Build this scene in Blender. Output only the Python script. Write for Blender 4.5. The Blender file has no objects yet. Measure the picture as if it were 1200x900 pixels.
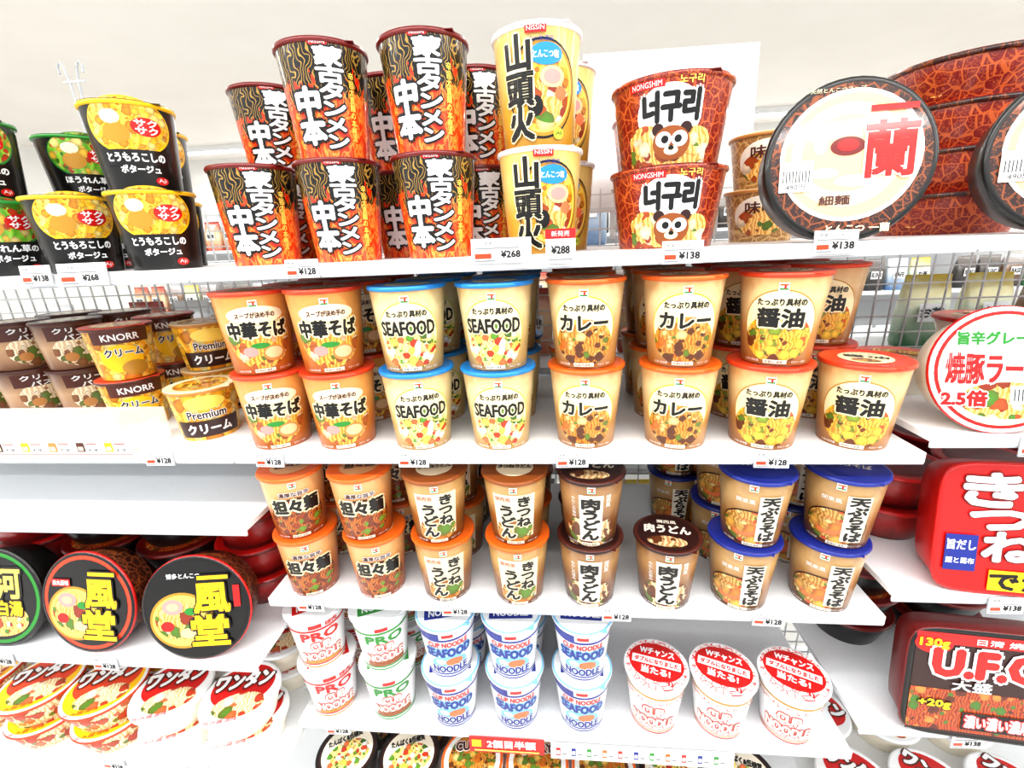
import bpy, bmesh, math, random
from mathutils import Matrix, Vector
random.seed(7)
scene = bpy.context.scene

# ------------------------------------------------------------ materials
def lin(h):
    h = h.lstrip('#')
    o = []
    for i in (0, 2, 4):
        c = int(h[i:i+2], 16) / 255.0
        o.append(c/12.92 if c <= .04045 else ((c+.055)/1.055)**2.4)
    return (o[0], o[1], o[2], 1.0)
MATS = {}
def newmat(name):
    m = bpy.data.materials.new(name); m.use_nodes = True
    MATS[name] = m
    return m, m.node_tree, m.node_tree.nodes['Principled BSDF']
def M(name, col, rough=.4, coat=0.0, metal=0.0, emit=0.0, trans=0.0, alpha=1.0):
    m, nt, b = newmat(name)
    b.inputs['Base Color'].default_value = lin(col)
    b.inputs['Roughness'].default_value = rough
    b.inputs['Metallic'].default_value = metal
    b.inputs['Coat Weight'].default_value = coat
    b.inputs['Coat Roughness'].default_value = .06
    b.inputs['Transmission Weight'].default_value = trans
    b.inputs['Alpha'].default_value = alpha
    if emit:
        b.inputs['Emission Color'].default_value = lin(col)
        b.inputs['Emission Strength'].default_value = emit
    return name
def setb(b, rough, coat):
    b.inputs['Roughness'].default_value = rough
    b.inputs['Coat Weight'].default_value = coat
    b.inputs['Coat Roughness'].default_value = .06
def ramp(nt, stops, const=False):
    r = nt.nodes.new('ShaderNodeValToRGB')
    if const: r.color_ramp.interpolation = 'CONSTANT'
    e = r.color_ramp.elements
    while len(e) > 1: e.remove(e[-1])
    e[0].position = stops[0][0]; e[0].color = lin(stops[0][1])
    for p, c in stops[1:]:
        x = e.new(p); x.color = lin(c)
    return r
def mixc(nt, fac, a, b):
    n = nt.nodes.new('ShaderNodeMix'); n.data_type = 'RGBA'
    for sock, v in ((n.inputs[0], fac), (n.inputs[6], a), (n.inputs[7], b)):
        if isinstance(v, bpy.types.NodeSocket): nt.links.new(v, sock)
        elif isinstance(v, str): sock.default_value = lin(v)
        else: sock.default_value = v
    return n.outputs[2]
def mth(nt, op, a, b=0.0):
    n = nt.nodes.new('ShaderNodeMath'); n.operation = op
    for i, v in enumerate((a, b)):
        if isinstance(v, bpy.types.NodeSocket): nt.links.new(v, n.inputs[i])
        else: n.inputs[i].default_value = v
    return n.outputs[0]
def tc(nt): return nt.nodes.new('ShaderNodeTexCoord').outputs['Object']
def noise(nt, co, s, det=2, dist=0.0):
    n = nt.nodes.new('ShaderNodeTexNoise'); nt.links.new(co, n.inputs['Vector'])
    n.inputs['Scale'].default_value = s; n.inputs['Detail'].default_value = det
    n.inputs['Distortion'].default_value = dist
    return n.outputs[0]
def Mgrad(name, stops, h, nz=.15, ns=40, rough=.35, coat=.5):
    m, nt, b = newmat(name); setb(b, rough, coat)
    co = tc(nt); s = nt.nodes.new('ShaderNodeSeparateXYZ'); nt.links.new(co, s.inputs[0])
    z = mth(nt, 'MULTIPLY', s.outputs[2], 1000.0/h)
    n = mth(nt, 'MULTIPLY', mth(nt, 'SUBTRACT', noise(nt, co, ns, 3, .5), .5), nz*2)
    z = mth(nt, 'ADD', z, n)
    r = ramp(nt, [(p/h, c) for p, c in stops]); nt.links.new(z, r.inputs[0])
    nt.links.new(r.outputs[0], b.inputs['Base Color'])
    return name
def Mfood(name, b1, b2, pal, vs=130, thr=.42, ns=70, rough=.35, coat=.5, dens=.6):
    """noodles (distorted bands) covered with irregular pieces of topping"""
    m, nt, b = newmat(name); setb(b, rough, coat)
    co = tc(nt)
    w = nt.nodes.new('ShaderNodeTexWave'); nt.links.new(co, w.inputs['Vector'])
    w.inputs['Scale'].default_value = ns*1.3; w.inputs['Distortion'].default_value = 9
    w.inputs['Detail'].default_value = 2; w.inputs['Detail Scale'].default_value = 1.3
    base = mixc(nt, w.outputs['Fac'], b1, b2)
    nn = nt.nodes.new('ShaderNodeTexNoise'); nt.links.new(co, nn.inputs['Vector']); nn.inputs['Scale'].default_value = vs*1.6
    vm = nt.nodes.new('ShaderNodeVectorMath'); vm.operation = 'SCALE'; nt.links.new(nn.outputs['Color'], vm.inputs[0]); vm.inputs['Scale'].default_value = .55/vs
    va = nt.nodes.new('ShaderNodeVectorMath'); va.operation = 'ADD'; nt.links.new(co, va.inputs[0]); nt.links.new(vm.outputs[0], va.inputs[1])
    out = base
    for k, (sc, dn) in enumerate(((1.6, dens*.6), (.8, dens))):
        v = nt.nodes.new('ShaderNodeTexVoronoi'); nt.links.new(va.outputs[0], v.inputs['Vector'])
        v.inputs['Scale'].default_value = vs*sc
        s = nt.nodes.new('ShaderNodeSeparateColor'); nt.links.new(v.outputs['Color'], s.inputs[0])
        r = ramp(nt, [(i/len(pal), c) for i, c in enumerate(pal)], True)
        nt.links.new(s.outputs[0], r.inputs[0])
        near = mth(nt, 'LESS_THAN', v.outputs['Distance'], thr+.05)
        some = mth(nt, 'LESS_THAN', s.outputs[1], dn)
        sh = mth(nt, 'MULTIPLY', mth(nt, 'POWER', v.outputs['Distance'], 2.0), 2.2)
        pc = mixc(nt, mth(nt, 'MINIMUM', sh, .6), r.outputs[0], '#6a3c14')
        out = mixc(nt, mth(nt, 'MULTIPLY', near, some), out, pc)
    nt.links.new(out, b.inputs['Base Color'])
    return name
def Mlines(name, bg, fg, vs=60, thr=.04, rough=.35, coat=.5):
    m, nt, b = newmat(name); setb(b, rough, coat)
    co = tc(nt)
    v = nt.nodes.new('ShaderNodeTexVoronoi'); nt.links.new(co, v.inputs['Vector'])
    v.feature = 'DISTANCE_TO_EDGE'; v.inputs['Scale'].default_value = vs
    f = mth(nt, 'LESS_THAN', v.outputs['Distance'], thr)
    n = mth(nt, 'GREATER_THAN', noise(nt, co, vs*2, 1, 2.5), .56)
    f = mth(nt, 'MAXIMUM', f, mth(nt, 'MULTIPLY', n, .55))
    nt.links.new(mixc(nt, f, bg, fg), b.inputs['Base Color'])
    return name
def Mflame(name):
    m, nt, b = newmat(name); setb(b, .3, .6)
    co = tc(nt); s = nt.nodes.new('ShaderNodeSeparateXYZ'); nt.links.new(co, s.inputs[0])
    mp = nt.nodes.new('ShaderNodeMapping'); mp.inputs['Scale'].default_value = (1, 1, .55)
    nt.links.new(co, mp.inputs[0])
    n = noise(nt, mp.outputs[0], 70, 4, 1.6)
    z = mth(nt, 'MULTIPLY', s.outputs[2], 1/.12)
    rings = nt.nodes.new('ShaderNodeTexWave'); rings.inputs['Scale'].default_value = 75
    rings.inputs['Distortion'].default_value = 14; rings.inputs['Detail'].default_value = 1; nt.links.new(co, rings.inputs['Vector'])
    gl = mth(nt, 'GREATER_THAN', rings.outputs['Fac'], .84)
    top = mixc(nt, gl, '#0e0a08', '#b08c40')
    r = ramp(nt, [(0, '#a81406'), (.38, '#e0300a'), (.48, '#f8641a'), (.53, '#ffb050'), (.58, '#ea400d'), (1, '#7d0f06')])
    nt.links.new(n, r.inputs[0])
    lvl = mth(nt, 'ADD', z, mth(nt, 'MULTIPLY', mth(nt, 'SUBTRACT', n, .5), 1.1))
    f = mth(nt, 'GREATER_THAN', lvl, .6)
    nt.links.new(mixc(nt, f, r.outputs[0], top), b.inputs['Base Color'])
    return name

M('white', '#f5f6f7', .35); M('white_gloss', '#fafafb', .3, .4); M('cream', '#fff0c4', .4, .3)
M('black', '#0e0c0b', .35, .3); M('ink', '#1a1513', .5); M('red', '#cf1512', .35, .4); M('dkred', '#74100d', .35, .4)
M('orange', '#ee6d1e', .35, .3); M('orangered', '#e0451f', .35, .3); M('blue', '#2290de', .35, .3)
M('navy', '#1f3090', .35, .3); M('green', '#2f8f35', .4, .2); M('yellow', '#ffca10', .4, .3)
M('lime', '#c4d640', .4, .3); M('brown', '#552419', .35, .3); M('dkbrown', '#341512', .35, .3)
M('tan', '#c98a44', .4, .3); M('midbrown', '#96501c', .4, .3); M('gold', '#c08e2c', .35, .3)
M('pink', '#f29a94', .4, .3); M('ltblue', '#86c8ee', .4, .3); M('grey', '#8a8c8f', .5); M('ltgrey', '#b8babd', .5)
M('egg', '#ffdc66', .4, .3); M('paper', '#f6e7c8', .5, .2); M('shrimp', '#ee7a4a', .4, .3); M('peach', '#efc796', .4, .4); M('lightpaper', '#fbf3e2', .45, .3)
M('poster_white', '#f2f4f6', .5); M('hook_plastic', '#b9bcc0', .3)

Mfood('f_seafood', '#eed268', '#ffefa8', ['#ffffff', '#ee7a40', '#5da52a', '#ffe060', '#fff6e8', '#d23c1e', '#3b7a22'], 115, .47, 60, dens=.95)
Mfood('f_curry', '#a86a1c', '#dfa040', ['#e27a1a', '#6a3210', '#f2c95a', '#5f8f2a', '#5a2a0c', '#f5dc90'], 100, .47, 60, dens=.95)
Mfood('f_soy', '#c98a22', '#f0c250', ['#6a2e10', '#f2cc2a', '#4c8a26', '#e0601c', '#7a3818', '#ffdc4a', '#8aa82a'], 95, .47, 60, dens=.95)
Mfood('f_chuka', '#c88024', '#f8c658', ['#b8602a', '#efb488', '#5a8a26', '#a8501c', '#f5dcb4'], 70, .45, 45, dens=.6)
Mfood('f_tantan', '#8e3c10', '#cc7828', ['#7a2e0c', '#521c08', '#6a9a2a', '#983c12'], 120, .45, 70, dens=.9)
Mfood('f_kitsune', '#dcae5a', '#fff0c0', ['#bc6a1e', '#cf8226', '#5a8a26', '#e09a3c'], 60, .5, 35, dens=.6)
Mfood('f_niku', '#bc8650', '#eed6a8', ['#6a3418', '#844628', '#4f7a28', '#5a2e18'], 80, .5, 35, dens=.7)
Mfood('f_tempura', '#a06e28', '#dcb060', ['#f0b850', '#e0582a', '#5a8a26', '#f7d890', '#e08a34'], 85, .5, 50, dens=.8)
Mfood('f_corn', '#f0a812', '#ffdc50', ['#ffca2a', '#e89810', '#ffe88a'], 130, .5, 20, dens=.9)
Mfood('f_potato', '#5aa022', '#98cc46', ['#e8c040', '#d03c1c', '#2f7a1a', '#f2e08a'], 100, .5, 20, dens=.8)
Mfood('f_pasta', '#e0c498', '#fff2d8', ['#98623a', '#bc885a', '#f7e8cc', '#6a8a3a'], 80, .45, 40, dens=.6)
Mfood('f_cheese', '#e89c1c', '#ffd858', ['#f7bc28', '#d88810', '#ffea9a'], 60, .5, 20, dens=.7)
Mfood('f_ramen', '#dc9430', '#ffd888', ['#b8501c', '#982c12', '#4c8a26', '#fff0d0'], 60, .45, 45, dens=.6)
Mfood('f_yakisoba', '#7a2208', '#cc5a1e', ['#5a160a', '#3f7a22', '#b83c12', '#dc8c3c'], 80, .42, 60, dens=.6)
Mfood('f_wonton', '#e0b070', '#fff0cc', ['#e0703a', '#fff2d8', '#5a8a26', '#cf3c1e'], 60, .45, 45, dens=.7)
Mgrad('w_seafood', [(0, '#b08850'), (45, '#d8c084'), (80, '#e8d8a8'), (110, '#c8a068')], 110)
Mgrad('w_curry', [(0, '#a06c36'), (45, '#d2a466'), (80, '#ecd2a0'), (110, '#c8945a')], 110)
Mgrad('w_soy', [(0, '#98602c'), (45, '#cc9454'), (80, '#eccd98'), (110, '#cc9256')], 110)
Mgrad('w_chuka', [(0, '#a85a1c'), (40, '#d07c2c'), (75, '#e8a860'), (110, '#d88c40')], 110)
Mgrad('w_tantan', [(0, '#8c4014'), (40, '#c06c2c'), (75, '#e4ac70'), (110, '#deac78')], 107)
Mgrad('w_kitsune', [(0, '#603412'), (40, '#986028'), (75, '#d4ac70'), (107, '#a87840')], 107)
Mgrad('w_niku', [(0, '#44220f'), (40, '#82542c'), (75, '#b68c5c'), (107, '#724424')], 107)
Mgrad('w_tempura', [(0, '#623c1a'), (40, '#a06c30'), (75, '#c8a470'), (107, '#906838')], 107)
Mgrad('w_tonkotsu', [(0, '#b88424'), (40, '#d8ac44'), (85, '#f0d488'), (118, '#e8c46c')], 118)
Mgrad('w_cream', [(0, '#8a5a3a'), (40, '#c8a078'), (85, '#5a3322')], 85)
Mgrad('w_bowlred', [(0, '#5a0c0a'), (30, '#b01814'), (58, '#8a120e')], 58, .3, 60)
Mlines('redpat', '#82140d', '#c8602a', 80, .05)
Mlines('darkpat', '#2e100c', '#8f4a22', 70, .05)
Mlines('brownpat', '#a87a44', '#dcb878', 60, .05)
Mlines('redwhite', '#fbf7f5', '#cf1c22', 80, .035)
Mflame('flame')

# ------------------------------------------------------------ mesh builder
TXT = {}
def text2d(s, vert=False):
    k = (s, vert)
    if k in TXT: return TXT[k]
    cu = bpy.data.curves.new('t', 'FONT')
    cu.body = '\n'.join(s) if vert else s
    cu.align_x = 'CENTER'; cu.size = 1; cu.resolution_u = 2
    cu.space_line = .95
    ob = bpy.data.objects.new('t', cu); scene.collection.objects.link(ob)
    bpy.context.view_layer.update()
    me = bpy.data.meshes.new_from_object(ob.evaluated_get(bpy.context.evaluated_depsgraph_get()))
    vs = [(v.co.x, v.co.y) for v in me.vertices]; fs = [tuple(p.vertices) for p in me.polygons]
    bpy.data.objects.remove(ob); bpy.data.curves.remove(cu); bpy.data.meshes.remove(me)
    if vs:
        x0 = min(v[0] for v in vs); x1 = max(v[0] for v in vs); y0 = min(v[1] for v in vs); y1 = max(v[1] for v in vs)
        w = max(x1-x0, 1e-4); h = max(y1-y0, 1e-4)
        vs = [((v[0]-(x0+x1)/2)/w, (v[1]-(y0+y1)/2)/h) for v in vs]
    TXT[k] = (vs, fs)
    return TXT[k]
L0, LS = .0004, .0003
class MB:
    def __init__(s): s.v = []; s.f = []; s.m = []; s.s = []; s.mats = []
    def mi(s, n):
        if n not in s.mats: s.mats.append(n)
        return s.mats.index(n)
    def add(s, vs, fs, mat, smooth=False):
        o = len(s.v); s.v += [tuple(v) for v in vs]; i = s.mi(mat)
        for f in fs: s.f.append(tuple(o+k for k in f)); s.m.append(i); s.s.append(smooth)
    def loft(s, rings, mat, n=2.0, seg=48, smooth=True, cap=None):
        vs = []
        for (rx, ry, z) in rings:
            for k in range(seg):
                t = 2*math.pi*(k+.5)/seg; c, d = math.cos(t), math.sin(t)
                vs.append((rx*math.copysign(abs(c)**(2/n), c), ry*math.copysign(abs(d)**(2/n), d), z))
        fs = []
        for i in range(len(rings)-1):
            for k in range(seg):
                a = i*seg+k; b = i*seg+(k+1) % seg
                fs.append((a, b, b+seg, a+seg))
        if cap == 'top': fs.append(tuple(range((len(rings)-1)*seg, len(rings)*seg)))
        if cap == 'bot': fs.append(tuple(reversed(range(seg))))
        s.add(vs, fs, mat, smooth)
    def box(s, a, b, mat):
        x0, y0, z0 = a; x1, y1, z1 = b
        vs = [(x0, y0, z0), (x1, y0, z0), (x1, y1, z0), (x0, y1, z0), (x0, y0, z1), (x1, y0, z1), (x1, y1, z1), (x0, y1, z1)]
        s.add(vs, [(3, 2, 1, 0), (4, 5, 6, 7), (0, 1, 5, 4), (1, 2, 6, 5), (2, 3, 7, 6), (3, 0, 4, 7)], mat)
    def decals(s, design, fmap, curved):
        for d in design:
            k = d[0]
            if k == 'E':
                _, cu, cv, ru, rv, mat, ly = d[:7]
                N = 36; R = 4 if curved else 1
                if curved and ru > 20: R = 6
                vs = [(cu, cv)]; fs = []
                for r in range(1, R+1):
                    for j in range(N):
                        t = 2*math.pi*j/N; vs.append((cu+ru*r/R*math.cos(t), cv+rv*r/R*math.sin(t)))
                for j in range(N):
                    fs.append((0, 1+j, 1+(j+1) % N))
                    for r in range(1, R):
                        a = 1+(r-1)*N+j; b = 1+(r-1)*N+(j+1) % N; fs.append((a, a+N, b+N, b))
            elif k == 'R':
                _, u0, v0, u1, v1, mat, ly = d[:7]
                n = max(1, int(abs(u1-u0)/5)) if curved else 1
                vs = []; fs = []
                for i in range(n+1):
                    u = u0+(u1-u0)*i/n; vs += [(u, v0), (u, v1)]
                for i in range(n): fs.append((2*i, 2*i+2, 2*i+3, 2*i+1))
            elif k == 'P':
                _, pts, mat, ly = d[:4]; vs = pts; fs = [tuple(range(len(pts)))]
            elif k == 'T':
                _, st, cu, cv, w, h, mat, ly = d[:8]
                o = d[8] if len(d) > 8 else {}
                vert = o.get('vert', False)
                nl = st.count('\n')+1
                size = min(w, h/len(st)) if vert else min(h/nl, w/max(1, len(st)/nl)*1.6)
                bo = o.get('bold', .025)*size
                def ring(q, n, ph=0): return [(q*math.cos(ph+t*2*math.pi/n), q*math.sin(ph+t*2*math.pi/n)) for t in range(n)]
                if o.get('out'):
                    q = bo+o.get('ob', .09)*size
                    sh = ring(q, 8)+ring(q*.5, 4, math.pi/4)
                    if q > .14*size: sh += ring(q*.75, 4)
                    s._text(st, cu, cv, w, h, o['out'], ly, vert, fmap, curved, sh)
                    ly += 1
                if size < 7.5: sh = [(0, 0)]
                elif o.get('bold', .025) <= .045: sh = [(bo, bo), (-bo, bo), (-bo, -bo), (bo, -bo)]
                else: sh = [(0, 0)]+ring(bo, 8)
                s._text(st, cu, cv, w, h, mat, ly, vert, fmap, curved, sh)
                continue
            s.add([fmap(u*.001, v*.001, L0+LS*ly) for u, v in vs], fs, mat)
    def _text(s, st, cu, cv, w, h, mat, ly, vert, fmap, curved, shifts):
        vs, fs = text2d(st, vert)
        if not vs: return
        P = [(x*w, y*h) for x, y in vs]
        P = [(cu+x, cv+y) for x, y in P]
        if curved and w > 7:
            bm = bmesh.new(); bv = [bm.verts.new((x, y, 0)) for x, y in P]
            for f in fs:
                try: bm.faces.new([bv[i] for i in f])
                except ValueError: pass
            x0 = min(p[0] for p in P); x1 = max(p[0] for p in P)
            x = (math.floor(x0/6)+1)*6
            while x < x1:
                bmesh.ops.bisect_plane(bm, geom=bm.verts[:]+bm.edges[:]+bm.faces[:], plane_co=(x, 0, 0), plane_no=(1, 0, 0))
                x += 6
            bm.verts.index_update()
            P = [(v.co.x, v.co.y) for v in bm.verts]; fs = [tuple(v.index for v in f.verts) for f in bm.faces]
            bm.free()
        for n, (a, c) in enumerate(shifts):
            s.add([fmap((x+a)*.001, (y+c)*.001, L0+LS*ly+n*.00001) for x, y in P], fs, mat)
    def mesh(s, name):
        me = bpy.data.meshes.new(name); me.from_pydata(s.v, [], s.f)
        for n in s.mats: me.materials.append(MATS[n])
        me.polygons.foreach_set('material_index', s.m); me.polygons.foreach_set('use_smooth', s.s)
        me.update(); return me

def cone(rt, rb, h):
    rr = (rt+rb)/2
    def f(u, v, off):
        r = rb+(rt-rb)*v/h+off; a = u/rr
        return (r*math.sin(a), -r*math.cos(a), v)
    return f
def cup(key, rt, rb, h, wall, lid, rim, design, lidd=(), tab=True, k=1.0, info=True):
    """paper cup: foot, tapered wall, rolled rim, peel lid with tab, printed label.  k scales the label"""
    H0 = h
    rt, rb, h = rt*.001, rb*.001, h*.001
    b = MB()
    b.loft([(rb-.003, rb-.003, .003), (rb-.0025, rb-.0025, 0), (rb, rb, 0)], 'white', cap='bot')
    f0 = cone(rt-.001, rb, h)
    f = lambda u, v, o: f0(u*k, v*k, o)
    zs = [0, h*.33, h*.66, h-.005]
    b.loft([(rb+(rt-.001-rb)*z/h,)*2+(z,) for z in zs], wall)
    b.loft([(rt-.0015, rt-.0015, h-.006), (rt+.0002, rt+.0002, h-.0055), (rt+.0012, rt+.0012, h-.0038), (rt+.0008, rt+.0008, h-.0015), (rt, rt, h-.0008)], rim)
    b.loft([(rt+.0006, rt+.0006, h-.0012), (rt+.0004, rt+.0004, h-.0006), (rt-.002, rt-.002, h-.0003), (rt-.004, rt-.004, h-.0008), (.001, .001, h-.0008)], lid, cap='top')
    if tab:
        a = [(rt*math.sin(x), -rt*math.cos(x)) for x in (.55, .65, .75, .85)]
        c = ((rt+.007)*math.sin(.7), -(rt+.007)*math.cos(.7))
        pts = [a[0], c, a[3], a[2], a[1]]
        b.add([(x, y, h-.001) for x, y in pts]+[(x, y, h-.0016) for x, y in pts], [(0, 1, 2, 3, 4), (9, 8, 7, 6, 5), (0, 5, 6, 1), (1, 6, 7, 2)], lid)
    b.decals(design, f, True)
    if info:   # ingredients panel and bar code round the back of the cup
        half = math.pi*(rt+rb)*500
        dd = [('R', half-22, H0*.2, half+22, H0*.82, 'lightpaper', 1), ('R', half-18, H0*.24, half+2, H0*.36, 'white', 2)]
        dd += [('R', half-18+i*2.2, H0*.25, half-17+i*2.2, H0*.35, 'black', 3) for i in range(9)]
        dd += [('R', half-18, H0*(.42+.045*i), half+18-(i*5) % 9, H0*(.42+.045*i)+1.2, 'grey', 2) for i in range(8)]
        b.decals(dd, f0, True)
    b.decals(lidd, lambda u, v, o: (u*k, v*k, h-.0008+o), False)
    return b.mesh(key)
def bowl(key, rt, rb, h, wall, lid, rim, lidd, side=(), n=2.0, ry=None, k=1.0):
    rt, rb, h = rt*.001, rb*.001, h*.001
    q = 1.0 if ry is None else ry*.001/rt
    b = MB()
    def R(*p): return [(r, r*q, z) for r, z in p]
    b.loft(R((rb-.004, .004), (rb-.003, 0), (rb, 0)), 'white', n, cap='bot')
    b.loft(R((rb, 0), (rb+.002, .004), (rb+(rt-rb)*.5, h*.45), (rb+(rt-rb)*.9, h-.008), (rt-.003, h-.005)), wall, n)
    b.loft(R((rt-.003, h-.006), (rt+.001, h-.006), (rt+.0025, h-.004), (rt+.0015, h-.0015), (rt, h-.0008)), rim, n)
    b.loft(R((rt+.001, h-.001), (rt+.0006, h-.0004), (rt-.003, h-.0002), (rt-.006, h-.0008), (.001, h-.0008)), lid, n, cap='top')
    b.decals(lidd, lambda u, v, o: (u*k, v*k, h-.0008+o), False)
    if side: b.decals(side, cone(rt-.002, rb, h), True)
    return b.mesh(key)

W = {'out': 'white'}
def seven(x=0, y=97):
    return [('R', x-5, y-5, x+5, y+5, 'white', 2), ('R', x-4, y+1.5, x+4, y+3.5, 'orange', 3), ('R', x-4, y-3.5, x+4, y-1.5, 'green', 3), ('R', x, y-2, x+2, y+2, 'red', 4),
            ('T', 'お湯の目安量', x-30, 5, 20, 3.2, 'white', 3), ('T', 'カロリー表示', x+30, 5, 20, 3.2, 'white', 3), ('R', -14, 2.5, 14, 7.5, 'lightpaper', 4), ('T', '熱湯4分 湯沸し', 0, 5, 24, 3.4, 'ink', 5)]
MESH = {}
def std(key, wall, lid, rim, food, big, ring, bw=60, bh=15, sub='たっぷり具材の', panel='cream'):
    d = [('E', 0, 50, 42, 44, ring, 0), ('E', 0, 50, 40.5, 42.5, panel, 1), ('E', 0, 34, 39, 31, food, 2),
         ('T', big, 0, 60, bw, bh, 'black', 4, {'out': 'cream', 'bold': .05, 'ob': .1}),
         ('T', sub, 0, 79, 50, 8.5, 'black', 3, {'bold': .03})]+seven()
    lidd = [('E', 0, 0, 30, 30, 'cream', 0), ('T', big, 0, 4, 48, 12, 'black', 2), ('E', 0, -15, 16, 9, food, 1), ('T', 'ゆっくりはがしてください', 0, -38, 40, 3.5, 'white', 1), ('T', sub, 0, 19, 30, 5, 'ink', 2)]
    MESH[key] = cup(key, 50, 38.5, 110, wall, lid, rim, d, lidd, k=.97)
std('seafood_noodle_cup', 'w_seafood', 'blue', 'blue', 'f_seafood', 'SEAFOOD', 'lime', 70, 18)
std('curry_noodle_cup', 'w_curry', 'orange', 'orange', 'f_curry', 'カレー', 'yellow', 60, 19)
std('soy_sauce_noodle_cup', 'w_soy', 'orangered', 'orangered', 'f_soy', '醤油', 'gold', 48, 22)
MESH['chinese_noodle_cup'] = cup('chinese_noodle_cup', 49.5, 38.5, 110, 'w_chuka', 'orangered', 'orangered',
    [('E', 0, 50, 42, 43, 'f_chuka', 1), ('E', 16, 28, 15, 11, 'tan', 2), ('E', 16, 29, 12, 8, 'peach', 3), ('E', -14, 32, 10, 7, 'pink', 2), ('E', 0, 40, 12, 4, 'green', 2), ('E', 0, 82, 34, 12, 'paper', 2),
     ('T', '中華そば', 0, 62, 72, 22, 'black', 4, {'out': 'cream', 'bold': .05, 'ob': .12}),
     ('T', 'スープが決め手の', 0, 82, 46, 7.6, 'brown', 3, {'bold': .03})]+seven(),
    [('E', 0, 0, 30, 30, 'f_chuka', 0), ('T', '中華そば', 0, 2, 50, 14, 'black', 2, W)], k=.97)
MESH['tantan_noodle_cup'] = cup('tantan_noodle_cup', 46.5, 36, 104, 'w_tantan', 'orange', 'orange',
    [('E', 0, 38, 42, 36, 'brown', 0), ('E', 0, 37, 40, 33, 'f_tantan', 1), ('T', '担々麺', 0, 60, 64, 24, 'black', 4, {'out': 'cream', 'bold': .06, 'ob': .12}),
     ('T', '濃厚な旨辛', 0, 81, 40, 7.6, 'brown', 3, W)]+seven(0, 96),
    [('E', 0, 0, 30, 30, 'w_tantan', 0), ('T', '担々麺', 0, 2, 46, 17, 'black', 2)], k=.95)
def kitsune(key, lid):
    MESH[key] = cup('kitsune_udon_cup', 47, 36, 104, 'w_kitsune', lid, lid,
    [('R', -30, 14, 30, 88, 'paper', 1), ('E', 0, 26, 29, 22, 'f_kitsune', 2), ('E', -16, 18, 14, 10, 'tan', 3),
     ('T', 'きつね', 14, 60, 20, 50, 'black', 5, {'vert': True, 'out': 'paper', 'bold': .06, 'ob': .12}), ('T', 'うどん', -10, 42, 23, 56, 'black', 5, {'vert': True, 'out': 'paper', 'bold': .06, 'ob': .12}),
     ('T', '関西風', -15, 80, 22, 7, 'red', 3)]+seven(0, 96),
    [('E', 0, 0, 28, 28, 'paper', 0), ('T', 'きつねうどん', 0, 2, 50, 12, 'black', 2)], k=.95)
kitsune('kitsune_udon_cup', 'orange'); kitsune('kitsune_udon_cup_b', 'midbrown')
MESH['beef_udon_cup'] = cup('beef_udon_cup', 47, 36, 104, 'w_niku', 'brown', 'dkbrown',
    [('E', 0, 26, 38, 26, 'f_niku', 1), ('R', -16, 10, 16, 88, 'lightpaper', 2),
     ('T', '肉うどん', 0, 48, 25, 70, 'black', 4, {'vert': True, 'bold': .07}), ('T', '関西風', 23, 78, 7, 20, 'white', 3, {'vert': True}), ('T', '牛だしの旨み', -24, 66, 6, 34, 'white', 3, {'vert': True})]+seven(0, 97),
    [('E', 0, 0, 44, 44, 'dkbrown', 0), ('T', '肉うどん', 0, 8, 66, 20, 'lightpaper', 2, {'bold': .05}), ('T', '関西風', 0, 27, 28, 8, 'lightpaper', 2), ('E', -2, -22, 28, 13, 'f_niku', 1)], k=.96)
MESH['tempura_soba_cup'] = cup('tempura_soba_cup', 48, 37, 104, 'w_tempura', 'navy', 'navy',
    [('E', -6, 32, 40, 29, 'dkbrown', 1), ('E', -6, 32, 38, 27, 'f_tempura', 2), ('E', -14, 32, 18, 14, 'shrimp', 3), ('E', -16, 34, 16, 11, 'f_tempura', 4),
     ('R', 2, 12, 29, 86, 'lightpaper', 5),
     ('T', '天ぷらそば', 16, 49, 22, 70, 'black', 6, {'vert': True, 'bold': .07}), ('T', '関東風', -14, 76, 22, 7, 'white', 5)]+seven(-6, 97),
    [('E', 0, 0, 34, 34, 'navy', 0), ('T', '天ぷらそば', 0, 4, 56, 13, 'lightpaper', 2)], k=.96)
MESH['spicy_tanmen_cup'] = cup('spicy_tanmen_cup', 53, 41, 120, 'flame', 'dkred', 'dkred',
    [('T', '蒙古タンメン', 10, 67, 30, 112, 'white', 4, {'vert': True, 'out': 'black', 'bold': .06, 'ob': .12}),
     ('T', '中本', -22, 48, 34, 64, 'white', 4, {'vert': True, 'out': 'black', 'bold': .06, 'ob': .12}),
     ('T', '辛旨太直麺の本格派', 35, 60, 7.6, 80, 'egg', 3, {'vert': True}), ('E', 0, 128, 11, 4.5, 'red', 2), ('T', 'NISSIN', 0, 128, 16, 3.5, 'white', 3)],
    [('E', 0, 0, 46, 46, 'black', 0), ('T', '中本', 0, 0, 50, 26, 'white', 2)], k=.89)
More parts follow.
